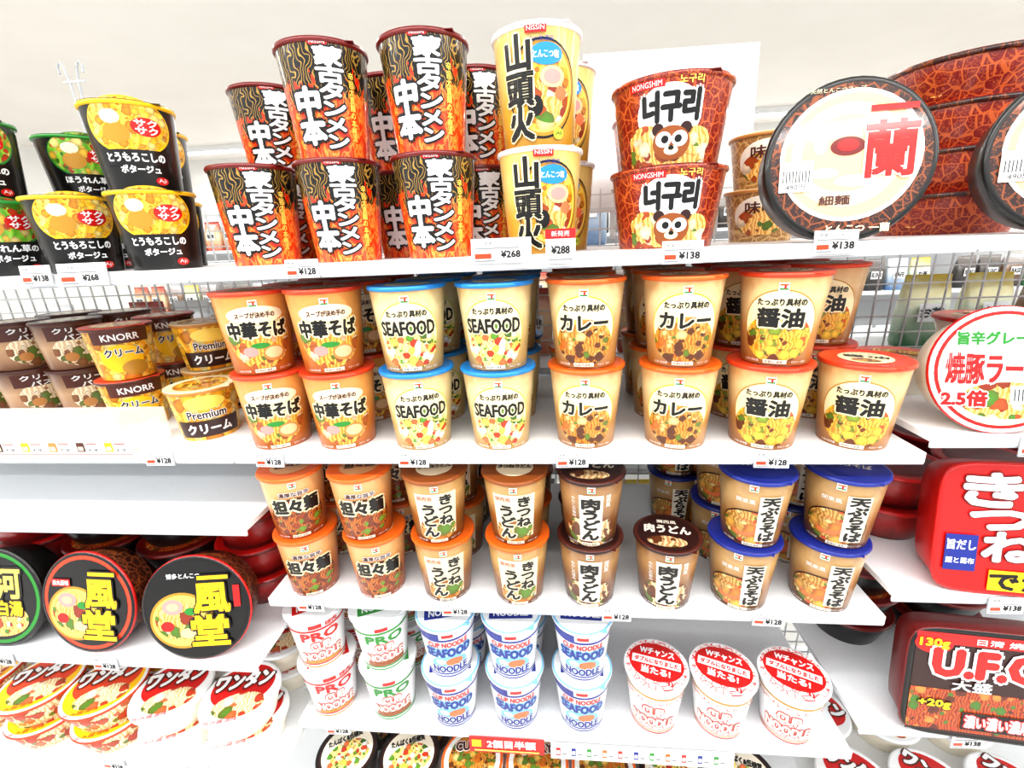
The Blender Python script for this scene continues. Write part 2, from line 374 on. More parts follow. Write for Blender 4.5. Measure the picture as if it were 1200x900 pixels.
MESH['tonkotsu_ramen_cup'] = cup('tonkotsu_ramen_cup', 51.5, 41, 118, 'w_tonkotsu', 'white', 'white_gloss',
    [('E', 10, 64, 48, 56, 'black', 0), ('E', 10, 64, 46, 53, 'gold', 1), ('E', 10, 64, 42, 49, 'egg', 2), ('E', 10, 64, 39, 46, 'f_cheese', 2.5), ('E', 18, 52, 28, 26, 'f_ramen', 3), ('E', 22, 78, 16, 12, 'peach', 4), ('E', 22, 78, 11, 8, 'pink', 5), ('E', 0, 46, 10, 12, 'black', 4), ('E', 34, 60, 8, 8, 'shrimp', 4),
     ('T', '山頭火', -20, 66, 36, 116, 'black', 7, {'vert': True, 'bold': .04, 'out': 'cream', 'ob': .06}),
     ('E', 14, 102, 20, 12, 'blue', 5), ('T', 'とんこつ塩', 14, 102, 30, 8, 'white', 6), ('R', -10, 124, 14, 134, 'red', 5), ('T', 'NISSIN', 2, 129, 20, 5, 'white', 6),
     ('T', '旭川発濃厚', 8, 118, 30, 6, 'navy', 5), ('E', 32, 14, 8, 7, 'lime', 5), ('T', 'JAS', 32, 14, 10, 5, 'black', 6)],
    [('E', 0, 0, 44, 44, 'egg', 0)], k=.855)
rac = [('R', -74, 92, 74, 115, 'redpat', 0), ('R', -60, 2, 60, 30, 'f_ramen', 1), ('E', 0, 64, 44, 38, 'white', 2), ('E', -34, 34, 26, 20, 'f_ramen', 3), ('E', 40, 30, 24, 18, 'f_ramen', 3),
       ('T', '너구리', 2, 74, 72, 36, 'black', 4, {'out': 'white', 'bold': .06}), ('R', -54, 98, -6, 108, 'red', 3), ('T', 'NONGSHIM', -30, 103, 40, 7, 'white', 4), ('T', '노구리', 26, 104, 30, 10, 'egg', 4),
       ('E', -14, 46, 8, 8, 'dkbrown', 5), ('E', 24, 46, 8, 8, 'dkbrown', 5), ('E', 5, 28, 26, 22, 'midbrown', 5.5), ('E', -6, 33, 11, 10, 'white', 6.5), ('E', 16, 33, 11, 10, 'white', 6.5), ('E', -4, 33, 5, 5, 'black', 7.5), ('E', 14, 33, 5, 5, 'black', 7.5), ('E', 5, 19, 10, 6, 'cream', 6.5), ('E', 5, 22, 4, 3, 'black', 7.5)]
MESH['spicy_udon_bowl'] = cup('spicy_udon_bowl', 69, 56, 90, 'redpat', 'dkred', 'redpat', rac, [('E', 0, 0, 60, 60, 'red', 0)], k=.78)
def soup(key, food, ring, t1, t2):
    MESH[key] = cup(key, 49, 39, 97, 'black', 'black', ring,
        [('E', 0, 74, 46, 34, ring, 1), ('E', 0, 75, 44, 32, food, 2), ('E', -14, 66, 14, 12, 'gold', 3), ('E', 18, 74, 16, 11, 'red', 3), ('E', -16, 84, 10, 8, 'cream', 3),
         ('T', 'サク\nサク', 18, 74, 23, 17, 'white', 4, {'bold': .05}), ('R', -40, 28, 40, 47, 'black', 3), ('T', t1, 0, 38, 64, 10, 'white', 4, {'bold': .04}), ('T', t2, 2, 24, 44, 9, 'white', 4, {'bold': .04}),
         ('E', 24, 10, 8, 5, 'red', 3), ('T', 'Aji', 24, 10, 10, 6, 'white', 4)],
        [('E', 0, 0, 40, 40, food, 0)], k=.93)
soup('corn_soup_cup', 'f_corn', 'yellow', 'とうもろこしの', 'ポタージュ')
soup('vegetable_soup_cup', 'f_potato', 'green', 'ほうれん草の', 'ポタージュ')
MESH['cream_pasta_cup'] = cup('cream_pasta_cup', 50, 41, 84, 'w_cream', 'brown', 'brown',
    [('E', 0, 32, 38, 27, 'f_pasta', 1), ('R', -40, 52, 40, 76, 'brown', 2), ('T', 'クリーム', 0, 69, 56, 9, 'white', 3, {'bold': .04}), ('T', 'パスタ', 4, 57, 42, 9, 'white', 3, {'bold': .04}), ('E', -14, 22, 10, 8, 'tan', 3)], [('E', 0, 0, 36, 36, 'f_pasta', 0)])
MESH['cheese_soup_cup'] = cup('cheese_soup_cup', 46, 36, 84, 'f_cheese', 'orangered', 'brown',
    [('R', -36, 58, 36, 78, 'brown', 1), ('T', 'KNORR', 0, 68, 44, 10, 'white', 2), ('E', -4, 34, 28, 22, 'yellow', 1), ('T', 'クリーム', 0, 44, 48, 12, 'black', 3, W), ('E', 10, 18, 18, 12, 'gold', 2)], [('E', 0, 0, 34, 34, 'f_cheese', 0)])
MESH['premium_cream_soup_cup'] = cup('premium_cream_soup_cup', 48, 38, 80, 'f_cheese', 'cream', 'tan',
    [('R', -46, 6, 46, 32, 'dkbrown', 1), ('T', 'クリーム', 0, 19, 62, 15, 'white', 2, {'bold': .05}), ('T', 'Premium', 0, 42, 50, 12, 'dkbrown', 2, W), ('E', 0, 60, 26, 11, 'egg', 1)], [('E', 0, 0, 36, 36, 'f_cheese', 0), ('T', 'クリーム', 0, 0, 50, 12, 'brown', 1)])
MESH['brown_ramen_cup'] = cup('brown_ramen_cup', 56, 43, 74, 'brownpat', 'cream', 'tan',
    [('E', 0, 36, 38, 28, 'lightpaper', 1), ('E', 0, 28, 34, 20, 'f_ramen', 2), ('T', '味噌', 0, 48, 40, 16, 'brown', 3)], [('E', 0, 0, 42, 42, 'cream', 0)])
def cn(key, w, ring, c, words, lidc='ltgrey'):
    d = [('R', -70, 84, 70, 88, c, 0), ('R', -70, 10, 70, 13, c, 0), ('R', -70, 4, 70, 7, ring, 0)]
    d += words
    MESH[key] = cup(key, 48, 35, 108, 'white_gloss', w, 'white_gloss', d,
        [('E', 0, 0, 46, 46, 'white', 0), ('R', -34, -20, 34, 20, c, 1), ('T', 'CUP\nNOODLE', 0, 0, 54, 30, 'white', 2, {'bold': .03})])
cn('protein_noodle_cup', 'white', 'gold', 'red', [('T', 'PRO', 2, 73, 56, 17, 'red', 2, {'bold': .06}), ('T', 'CUP\nNOODLE', 0, 41, 62, 38, 'lightpaper', 2, {'bold': .05, 'out': 'red', 'ob': .08}), ('R', -34, 14, 34, 20, 'gold', 1), ('T', '謎肉', 20, 94, 18, 8, 'red', 2), ('R', -12, 90, 6, 98, 'red', 1)])
cn('protein_seafood_noodle_cup', 'white', 'green', 'green', [('T', 'PRO', 2, 73, 56, 16, 'green', 2, {'bold': .06}), ('T', 'CUP\nNOODLE', 0, 44, 60, 36, 'lightpaper', 2, {'bold': .05, 'out': 'red', 'ob': .08}), ('R', -34, 14, 34, 24, 'midbrown', 1), ('R', -10, 90, 8, 97, 'red', 1)])
cn('seafood_original_noodle_cup', 'ltblue', 'navy', 'navy', [('T', 'CUP NOODLE', 0, 77, 60, 10, 'red', 2, {'bold': .04}), ('T', 'SEAFOOD', 0, 60, 70, 17, 'navy', 2, {'bold': .07, 'out': 'ltblue', 'ob': .08}), ('E', 0, 34, 30, 18, 'ltblue', 1), ('E', 8, 38, 14, 9, 'shrimp', 2), ('E', -14, 40, 8, 6, 'white', 2), ('T', 'NOODLE', 0, 24, 58, 14, 'navy', 3, {'bold': .06, 'out': 'white'}), ('R', -8, 92, 8, 98, 'red', 1), ('R', -55, 86, -12, 100, 'navy', 1)])
d = [('R', -70, 88, 70, 92, 'gold', 0), ('R', -70, 6, 70, 9, 'red', 0), ('R', -70, 11, 70, 13, 'gold', 0), ('R', -70, 76, 70, 84, 'redwhite', 0), ('R', -70, 15, 70, 17, 'pink', 0),
     ('T', 'CUP\nNOODLE', 0, 47, 66, 44, 'lightpaper', 2, {'bold': .05, 'out': 'red', 'ob': .08}), ('T', 'カップヌードル', 0, 21, 44, 6, 'red', 2)]
MESH['double_chance_noodle_cup'] = cup('double_chance_noodle_cup', 50, 36, 110, 'white_gloss', 'white', 'white_gloss', d,
    [('E', 0, 0, 48, 48, 'redwhite', 0), ('E', 0, 4, 43, 36, 'red', 1), ('T', 'Wチャンス', 0, 22, 54, 13, 'white', 3, {'bold': .05}), ('R', -38, -4, 38, 11, 'white', 2), ('T', 'ダブルになりました', 0, 3.5, 68, 9, 'red', 3, {'bold': .04}), ('T', '当たる!', 0, -14, 44, 13, 'white', 3, {'bold': .05})])
MESH['black_lid_noodle_cup'] = cup('black_lid_noodle_cup', 54, 42, 108, 'dkbrown', 'black', 'black', [('E', 0, 60, 36, 30, 'f_curry', 1)],
    [('E', 0, 0, 50, 50, 'dkbrown', 0), ('E', 0, 0, 45, 45, 'lightpaper', 1), ('T', 'たんぱく&低糖質', 0, 24, 60, 11, 'black', 3, {'bold': .04}), ('E', 0, -8, 38, 27, 'f_seafood', 2)])
MESH['curry_lid_noodle_cup'] = cup('curry_lid_noodle_cup', 54, 42, 108, 'orange', 'orange', 'white', [('T', 'CURRY', 0, 60, 60, 20, 'white', 1)],
    [('E', 0, 0, 50, 50, 'white', 0), ('E', 0, 0, 42, 42, 'f_curry', 1), ('T', 'CURRY', 0, 22, 58, 15, 'brown', 3, {'bold': .06, 'out': 'white'})])
# bowls whose lids face the customer
MESH['tonkotsu_ramen_bowl'] = bowl('tonkotsu_ramen_bowl', 81, 73, 54, 'black', 'black', 'black',
    [('E', 0, 0, 88, 88, 'darkpat', 0), ('E', 0, 5, 78, 76, 'white', 1), ('E', 0, 5, 73, 71, 'peach', 2), ('E', -4, 6, 62, 60, 'paper', 3), ('E', -4, 8, 50, 44, 'peach', 4), ('E', -4, 16, 19, 11, 'dkred', 5), ('E', -4, 17, 12, 7, 'red', 6), ('E', -28, -14, 16, 6, 'lightpaper', 5), ('E', 8, -24, 24, 7, 'lightpaper', 5), ('E', -34, 22, 8, 14, 'lightpaper', 5),
     ('T', '一', 42, 56, 50, 7, 'red', 7, {'bold': .3}), ('T', '蘭', 42, 10, 54, 62, 'red', 7, {'bold': .025, 'out': 'lightpaper', 'ob': .04}), ('T', 'とんこつ 一蘭', 14, -80, 70, 10, 'cream', 6), ('R', -78, -34, -40, 2, 'white', 7), ('T', '|||||||||', -59, -16, 30, 14, 'black', 8), ('T', '490円', -59, -28, 22, 7, 'black', 8),
     ('T', '細麺', -14, -46, 34, 11, 'brown', 6), ('T', '天然とんこつスープ', -20, 80, 60, 5, 'cream', 6)], k=.875)
def ramen(key, ringc, sub, ext):
    MESH[key] = bowl(key, 80, 68, 52, 'darkpat', 'black', 'red',
    [('E', 0, 0, 77, 77, ringc, 0), ('E', 0, 0, 70 if ringc != 'black' else 76, 70 if ringc != 'black' else 76, 'black', 1), ('E', -22, -18, 48, 44, 'gold', 2), ('E', -22, -18, 44, 40, 'egg', 3), ('E', -26, -17, 36, 31, 'f_ramen', 4), ('E', -34, 4, 16, 12, 'pink', 5), ('E', -34, 4, 9, 6, 'peach', 6), ('E', -44, -26, 10, 8, 'red', 5), ('E', -14, -38, 12, 8, 'peach', 5), ('E', -8, -4, 9, 6, 'green', 5),
     ('T', '一', 30, 48, 46, 6, 'yellow', 8, {'bold': .3, 'out': 'black', 'ob': .1}), ('T', '風', 26, 16, 52, 44, 'yellow', 8, {'bold': .04, 'out': 'black', 'ob': .06}), ('T', '堂', 20, -34, 54, 46, 'yellow', 8, {'bold': .04, 'out': 'black', 'ob': .06})]+ext)
ramen('black_ramen_bowl', 'black', '', [('T', '博多とんこつ', -14, 52, 50, 8, 'white', 5), ('R', 58, 0, 68, 34, 'red', 5)])
ramen('red_ramen_bowl', 'orangered', '', [('R', -58, 26, -26, 38, 'red', 7), ('T', '赤丸新味', -42, 32, 28, 8, 'white', 8)])
MESH['green_ramen_bowl'] = bowl('green_ramen_bowl', 80, 68, 52, 'black', 'black', 'black',
    [('E', 0, 0, 76, 76, 'green', 0), ('E', 0, 0, 70, 70, 'black', 1), ('E', 0, -34, 54, 30, 'f_ramen', 2), ('T', '銀河', 0, 26, 90, 50, 'egg', 4, {'bold': .03, 'out': 'black'}), ('T', '鶏白湯', 10, -16, 70, 24, 'yellow', 4, {'out': 'black', 'bold': .05})])
MESH['roast_pork_ramen_bowl'] = bowl('roast_pork_ramen_bowl', 74, 62, 50, 'lightpaper', 'white', 'red',
    [('E', 0, 0, 71, 71, 'red', 0), ('E', 0, 0, 66, 66, 'paper', 1), ('T', '焼豚ラーメン', 0, 2, 116, 36, 'red', 4, {'bold': .03, 'out': 'white'}), ('T', '旨辛グレート', -6, 38, 84, 15, 'green', 4, {'bold': .05, 'out': 'white'}), ('E', 6, -36, 48, 22, 'f_ramen', 2), ('T', '2.5倍', -38, -34, 46, 18, 'red', 5, {'bold': .06, 'out': 'white'}), ('R', 8, -40, 44, -18, 'white', 5), ('T', '||||||||', 26, -29, 28, 14, 'black', 6)])
MESH['patterned_ramen_bowl'] = bowl('patterned_ramen_bowl', 94, 74, 53, 'redpat', 'dkred', 'darkpat', [('E', 0, 0, 80, 80, 'red', 0), ('T', '豚骨', 0, 0, 70, 40, 'gold', 1)],
    [('R', -110, 34, 110, 46, 'dkbrown', 1), ('R', -90, 18, 90, 27, 'gold', 1), ('T', '豚 骨 ラ ー メ ン', 0, 22.5, 90, 6, 'dkred', 2), ('E', -50, 24, 18, 14, 'f_ramen', 2), ('E', -90, 22, 14, 12, 'gold', 2), ('E', 60, 24, 18, 12, 'paper', 2)])
MESH['red_noodle_bowl'] = bowl('red_noodle_bowl', 68, 50, 58, 'w_bowlred', 'red', 'dkred', [('E', 0, 0, 56, 56, 'dkred', 0), ('T', '赤', 0, 0, 50, 50, 'yellow', 1)], [('R', -60, 20, 60, 42, 'redpat', 1), ('T', '辛ラーメン', 0, 30, 64, 14, 'egg', 2)])
MESH['bright_red_noodle_bowl'] = bowl('bright_red_noodle_bowl', 68, 50, 58, 'w_bowlred', 'red', 'red', [('E', 0, 0, 56, 56, 'dkred', 0)], [('R', -60, 14, 60, 22, 'gold', 1), ('T', 'うどん', 0, 36, 60, 16, 'white', 2)])
MESH['dark_noodle_bowl'] = bowl('dark_noodle_bowl', 68, 50, 54, 'black', 'dkred', 'dkred', [('E', 0, 0, 56, 56, 'f_yakisoba', 0)], [('R', -60, 16, 60, 38, 'redpat', 1)])
MESH['cream_lid_noodle_bowl'] = bowl('cream_lid_noodle_bowl', 66, 50, 50, 'lightpaper', 'orangered', 'red', [('E', 0, 0, 60, 60, 'orangered', 0), ('E', 0, -4, 44, 44, 'f_tempura', 1), ('T', '味噌', 0, 20, 60, 24, 'yellow', 3, {'out': 'red'})], [('R', -80, 20, 80, 34, 'tan', 1)])
def wonton(key, c1, c2, t):
    MESH[key] = bowl(key, 60, 46, 50, 'f_wonton' if c2 == 'yellow' else 'lightpaper', 'white', c1 if c2 == 'yellow' else 'white',
        [('E', 0, 0, 56, 56, c2, 0), ('E', 0, 12, 50, 40, c1, 1), ('T', t, 0, 22, 90, 30, 'white', 4, {'bold': .07, 'out': 'brown'}), ('E', 4, -24, 40, 22, 'f_wonton', 2), ('T', '旨み醤油味', -14, -48, 50, 7, 'red', 3)],
        [('R', -90, 18, 90, 28, c1, 1), ('T', t, 0, 36, 50, 10, 'red', 2)])
wonton('wonton_soup_bowl', 'red', 'white', 'ワンタン'); wonton('spicy_wonton_soup_bowl', 'orangered', 'yellow', 'ワンタン')
MESH['kitsune_udon_tray'] = bowl('kitsune_udon_tray', 88, 78, 58, 'red', 'red', 'red',
    [('T', 'き', -32, 54, 62, 42, 'white', 3, {'bold': .06, 'out': 'dkred', 'ob': .04}), ('T', 'つ', -20, 14, 66, 24, 'white', 3, {'bold': .1, 'out': 'dkred', 'ob': .04}), ('T', 'ね', -6, -22, 58, 38, 'white', 3, {'bold': .06, 'out': 'dkred', 'ob': .04}), ('T', 'うどん', 58, 30, 40, 100, 'white', 3, {'vert': True, 'bold': .07, 'out': 'dkred', 'ob': .05}), ('R', -78, -58, -42, -8, 'navy', 6), ('T', '旨だし', -60, -22, 32, 14, 'white', 7), ('T', '鰹と昆布', -60, -44, 32, 8, 'white', 7), ('R', -26, -82, 82, -54, 'yellow', 6), ('T', 'でか盛', 28, -68, 104, 24, 'black', 7, {'bold': .05})], n=6, ry=88)
MESH['yakisoba_tray'] = bowl('yakisoba_tray', 105, 96, 50, 'dkred', 'black', 'dkred',
    [('R', -98, -80, 98, 80, 'dkbrown', 0), ('R', -98, 62, 98, 79, 'red', 1), ('E', -76, 62, 24, 16, 'red', 2), ('T', '130g', -76, 62, 36, 15, 'yellow', 5, {'bold': .06}), ('T', 'U.F.O.', 0, 34, 146, 40, 'red', 4, {'bold': .09, 'out': 'white', 'ob': .1}), ('T', '日清 焼そば', 20, 70, 90, 9, 'white', 3), ('T', '大盛', -24, 0, 48, 16, 'white', 8, {'bold': .03}), ('R', -98, -76, 98, -10, 'f_yakisoba', 1), ('R', -30, -70, 98, -42, 'black', 5), ('T', '濃い濃い濃厚ソース', 34, -56, 120, 20, 'white', 6, {'bold': .03, 'out': 'red'}), ('T', '+20g', -66, -34, 40, 14, 'yellow', 5, {'bold': .06, 'out': 'black'})], n=7, ry=85)

# ------------------------------------------------------------ placement helpers
col = scene.collection
def put(key, x, y, z, rz=None, rx=0, name=None):
    ob = bpy.data.objects.new(name or key.replace('_cup_b', '_cup'), MESH[key]); col.objects.link(ob)
    ob.location = (x, y, z)
    # labels are turned a little towards the middle of the bay, as the clerk faced them
    ob.rotation_euler = (rx, 0, (-x*1.25+random.uniform(-.07, .07)) if rz is None else rz)
    return ob
def stack(key, x, y, z, n, h, dx=0.0, rz=None, top=None):
    for i in range(n):
        put(top if (top and i == n-1) else key, x+dx*i+(random.uniform(-.0015, .0015) if i else 0), y+(random.uniform(-.0015, .0015) if i else 0), z+i*(h+.0004)+.0002, rz)
def stand(key, x, yfront, z, rt, rb, h, rz=0.0):
    rt, rb, h = rt*.001, rb*.001, h*.001
    th = math.atan2(h, rt-rb)
    put(key, x, yfront+h*math.sin(th)+rt*math.cos(th), z+rb*math.sin(th)+.0025, rz, th)

# ------------------------------------------------------------ shelving
m, nt, b = newmat('shelf_white'); b.inputs['Roughness'].default_value = .4
n = noise(nt, tc(nt), 300, 2); r = ramp(nt, [(0, '#eceff2'), (1, '#f8fafc')]); nt.links.new(n, r.inputs[0]); nt.links.new(r.outputs[0], b.inputs['Base Color'])
M('wire', '#d9dbdc', .35, 0, .3); M('rail', '#dfe1e3', .4); M('edge_grey', '#c0c4ca', .4)
YB = .36
def shelf(x0, x1, yf, zt, yb=YB, name='gondola_shelf'):
    b = MB()
    b.box((x0, yf+.004, zt-.009), (x1, yb, zt), 'shelf_white')
    b.box((x0, yf, zt-.0145), (x1, yf+.004, zt), 'shelf_white')
    b.box((x0, yb-.012, zt-.03), (x1, yb, zt-.009), 'shelf_white')
    b.box((x0, yf+.0005, zt-.0165), (x1, yf+.004, zt-.0145), 'edge_grey')
    for xx in (x0+.004, x1-.007):
        b.add([(xx, yb, zt-.009), (xx, yb, zt-.06), (xx, yb-.03, zt-.009), (xx+.003, yb, zt-.009), (xx+.003, yb, zt-.06), (xx+.003, yb-.03, zt-.009)],
              [(0, 1, 2), (5, 4, 3), (1, 4, 5, 2), (0, 3, 4, 1)], 'shelf_white')
    ob = bpy.data.objects.new(name, b.mesh(name)); col.objects.link(ob)
    mod = ob.modifiers.new('bev', 'BEVEL'); mod.width = .001; mod.segments = 2
Z1, Z2, Z3, Z4, Z5 = 1.508, 1.257, 1.009, .748, .545
shelf(-.4505, .4505, 0, Z1); shelf(-.4505, .4505, 0, Z2); shelf(-.4505, .4505, 0, Z3); shelf(-.4505, .4505, 0, Z4); shelf(-.4505, .4505, -.06, Z5)
LZ = [(Z1, 0), (Z2, 0), (1.143, -.008), (.933, -.052), (.718, -.058)]
for z, y in LZ: shelf(-1.352, -.4525, y, z)
RZ = [(Z1, 0), (1.279, 0), (1.05, 0), (.803, 0), (.52, -.03)]
for z, y in RZ: shelf(.4525, 1.352, y, z)
b = MB()
x = -1.35
while x < 1.36:
    b.box((x-.0012, .371, .45), (x+.0012, .3735, 1.61), 'wire'); x += .03
z = .46
while z < 1.62:
    b.box((-1.35, .3685, z-.0012), (1.35, .371, z+.0012), 'wire'); z += .03
ob = bpy.data.objects.new('wire_back_grid', b.mesh('wire_back_grid')); col.objects.link(ob)
for xx in (-1.354, -.4515, .4515, 1.354):
    b = MB(); b.box((xx-.015, .376, .12), (xx+.015, .42, 1.63), 'shelf_white')
    zz = .15
    while zz < 1.6:
        b.box((xx-.004, .3752, zz), (xx+.004, .376, zz+.02), 'grey'); zz += .04
    ob = bpy.data.objects.new('gondola_upright', b.mesh('gondola_upright')); col.objects.link(ob)
b = MB(); b.box((-1.36, .0, 0), (1.36, .8, .12), 'shelf_white'); b.box((-1.36, -.01, .02), (1.36, 0, .10), 'rail')
ob = bpy.data.objects.new('gondola_plinth', b.mesh('gondola_plinth')); col.objects.link(ob)

# ------------------------------------------------------------ top shelf
z = Z1
H = .120
for x, y, n in [(-.388, .075, 1), (-.272, .075, 2), (-.146, .075, 2), (-.415, .195, 2), (-.225, .195, 2), (-.105, .195, 2), (-.33, .195, 1)]:
    stack('spicy_tanmen_cup', x, y, z, n, H)
stack('tonkotsu_ramen_cup', -.013, .075, z, 2, .118); stack('tonkotsu_ramen_cup', .012, .195, z, 2, .118)
stack('spicy_udon_bowl', .145, .09, z, 2, .09); stack('spicy_udon_bowl', .165, .245, z, 2, .09)
stack('brown_ramen_cup', .325, .24, z, 2, .074)
stand('tonkotsu_ramen_bowl', .322, .004, z, 81, 73, 54, -.1)
stack('patterned_ramen_bowl', .565, .215, z, 4, .053, rz=-.4); stand('tonkotsu_ramen_bowl', .56, .0, z, 81, 73, 54, -.3)
stack('corn_soup_cup', -.645, .06, z, 1, .097); stack('corn_soup_cup', -.525, .06, z, 2, .097, -.003)
stack('vegetable_soup_cup', -.762, .06, z, 2, .097); stack('vegetable_soup_cup', -.735, .18, z, 2, .097)
stack('corn_soup_cup', -.61, .18, z, 2, .097); stack('corn_soup_cup', -.515, .265, z, 1, .097); stack('corn_soup_cup', -.88, .1, z, 2, .097)

# ------------------------------------------------------------ second shelf
z = Z2; H = .110
X2 = [(-.403, 'chinese_noodle_cup', .05, -.006), (-.302, 'chinese_noodle_cup', .05, -.002), (-.188, 'seafood_noodle_cup', .048, 0), (-.075, 'seafood_noodle_cup', .048, 0),
      (.043, 'curry_noodle_cup', .052, 0), (.163, 'curry_noodle_cup', .048, 0), (.275, 'soy_sauce_noodle_cup', .046, .006)]
for x, k, y, dx in X2:
    stack(k, x, y, z, 2, H, dx)
    for j in (1, 2): stack(k, x+random.uniform(-.003, .003)+.003*j, y+.104*j, z, 2, H)
put('soy_sauce_noodle_cup', .388, .044, z); stack('soy_sauce_noodle_cup', .385, .152, z, 2, H); stack('soy_sauce_noodle_cup', .388, .26, z, 2, H)
for x, y, n in [(-.87, .2, 2), (-.98, .2, 2), (-.87, .305, 2), (-.98, .305, 2), (-1.09, .2, 2)]: stack('cream_pasta_cup', x, y, z, n, .084)
stack('cheese_soup_cup', -.695, .12, z, 2, .084); stack('cheese_soup_cup', -.71, .23, z, 2, .084)
put('premium_cream_soup_cup', -.54, .08, z); stack('premium_cream_soup_cup', -.603, .19, z, 2, .080); stack('cheese_soup_cup', -.504, .2, z, 2, .084); stack('premium_cream_soup_cup', -.603, .295, z, 2, .080)
M('clear_acrylic', '#ffffff', .1, 0, 0, 0, 0, .3)
b = MB()
b.box((-1.0, .0, z+.0005), (-.592, .06, z+.003), 'white_gloss')
b.box((-1.0, -.006, z-.006), (-.592, -.004, z+.034), 'white_gloss')
b.box((-1.0, -.004, z+.0005), (-.592, .0, z+.003), 'white_gloss')
b.box((-1.0, .058, z+.003), (-.592, .06, z+.05), 'clear_acrylic'); b.box((-.594, .0, z+.003), (-.592, .058, z+.04), 'clear_acrylic')
fm = lambda u, v, o: (u-.795, -.006-o, z+v)
dd = []
for i in range(9):
    u = -192+i*44
    dd += [('R', u, 6, u+12, 20, ['tan', 'brown', 'yellow'][i % 3], 1), ('R', u+2, 8, u+10, 14, 'cream', 2), ('T', '¥138', u+24, 9, 14, 5, 'ink', 1), ('R', u+15, 17, u+32, 18.5, 'orangered', 1), ('R', u+15, 13.5, u+28, 14.5, 'ltgrey', 1)]
dd += [('R', -200, 1, 200, 3, 'pink', 1), ('R', -204, 32.5, 202, 34, 'ltgrey', 1)]
b.decals(dd, fm, False)
ob = bpy.data.objects.new('price_display_tray', b.mesh('price_display_tray')); col.objects.link(ob)
z = 1.279
stack('cream_lid_noodle_bowl', .535, .2, z, 1, .05); stack('cream_lid_noodle_bowl', .69, .24, z, 2, .05); stack('bright_red_noodle_bowl', .88, .24, z, 2, .058)
stand('roast_pork_ramen_bowl', .535, .004, z, 74, 62, 50, -.12); stand('roast_pork_ramen_bowl', .70, .008, z, 74, 62, 50, -.1)

# ------------------------------------------------------------ third shelf
z = Z3; H = .104
X3 = [(-.392, 'tantan_noodle_cup', .042, -.006), (-.28, 'tantan_noodle_cup', .042, -.008), (-.172, 'kitsune_udon_cup', .04, -.003), (-.058, 'kitsune_udon_cup', .037, 0),
      (.049, 'beef_udon_cup', .037, 0), (.268, 'tempura_soba_cup', .04, .006), (.383, 'tempura_soba_cup', .042, .008)]
for x, k, y, dx in X3:
    tp = 'kitsune_udon_cup_b' if 'kitsune' in k else None
    stack(k, x, y, z, 2, H, dx, top=tp)
    for j in (1, 2): stack(k, x+.003*j, y+.1*j, z, 2, H, top=tp)
put('beef_udon_cup', .16, .037, z); stack('tempura_soba_cup', .22, .24, z, 2, H)
z = .933
stand('black_ramen_bowl', -.552, -.048, z, 80, 68, 52, .12); stand('red_ramen_bowl', -.73, -.044, z, 80, 68, 52, -.02); stand('green_ramen_bowl', -.895, -.04, z, 80, 68, 52, .0)
for x in (-.53, -.675, -.82, -.965):
    for y in (.115, .257): stack('red_noodle_bowl' if x > -.6 or x < -.9 else 'dark_noodle_bowl', x, y, z, 3, .058)
z = .718
for i in range(4):
    k = ['wonton_soup_bowl', 'wonton_soup_bowl', 'spicy_wonton_soup_bowl', 'spicy_wonton_soup_bowl'][i]
    x = -.53-i*.126
    for j in range(3): stack(k, x, -.006+.125*j, z, 2, .050, -.004, rz=-x*.5)
stack('spicy_wonton_soup_bowl', -1.05, .012, z, 2, .050)
z = 1.05
stand('kitsune_udon_tray', .598, -.004, z, 88, 78, 58, -.12)
for x in (.535, .68, .825):
    for y in (.165, .29) : stack('bright_red_noodle_bowl', x, y, z, 2, .058)
z = .803
stand('yakisoba_tray', .612, -.016, z, 88, 81, 50, -.1)
for x in (.54, .685):
    stack('dark_noodle_bowl', x, .2, z, 3, .054)
z = .52
for x in (.53, .66, .79):
    for y in (.08, .21): stack('wonton_soup_bowl', x, y, z, 1, .050)

# ------------------------------------------------------------ fourth shelf
z = Z4; H = .108
X4 = [(-.401, 'protein_noodle_cup', .044, -.004), (-.292, 'protein_seafood_noodle_cup', .044, -.003), (-.181, 'seafood_original_noodle_cup', .038, 0), (-.073, 'seafood_original_noodle_cup', .04, 0), (.038, 'seafood_original_noodle_cup', .042, 0)]
for x, k, y, dx in X4:
    stack(k, x, y, z, 2, H, dx)
    for j in (1, 2): stack(k, x+.003*j, y+.102*j, z, 2, H)
for x, y in [(.158, .045), (.262, .042), (.368, .04)]:
    put('double_chance_noodle_cup', x, y, z)
z = Z5
for x, k in [(-.385, 'black_lid_noodle_cup'), (-.27, 'black_lid_noodle_cup'), (-.155, 'curry_lid_noodle_cup'), (-.04, 'curry_lid_noodle_cup'), (.075, 'curry_lid_noodle_cup'), (.19, 'black_lid_noodle_cup'), (.305, 'black_lid_noodle_cup')]:
    for j in range(3): put(k, x, .02+.113*j, z)

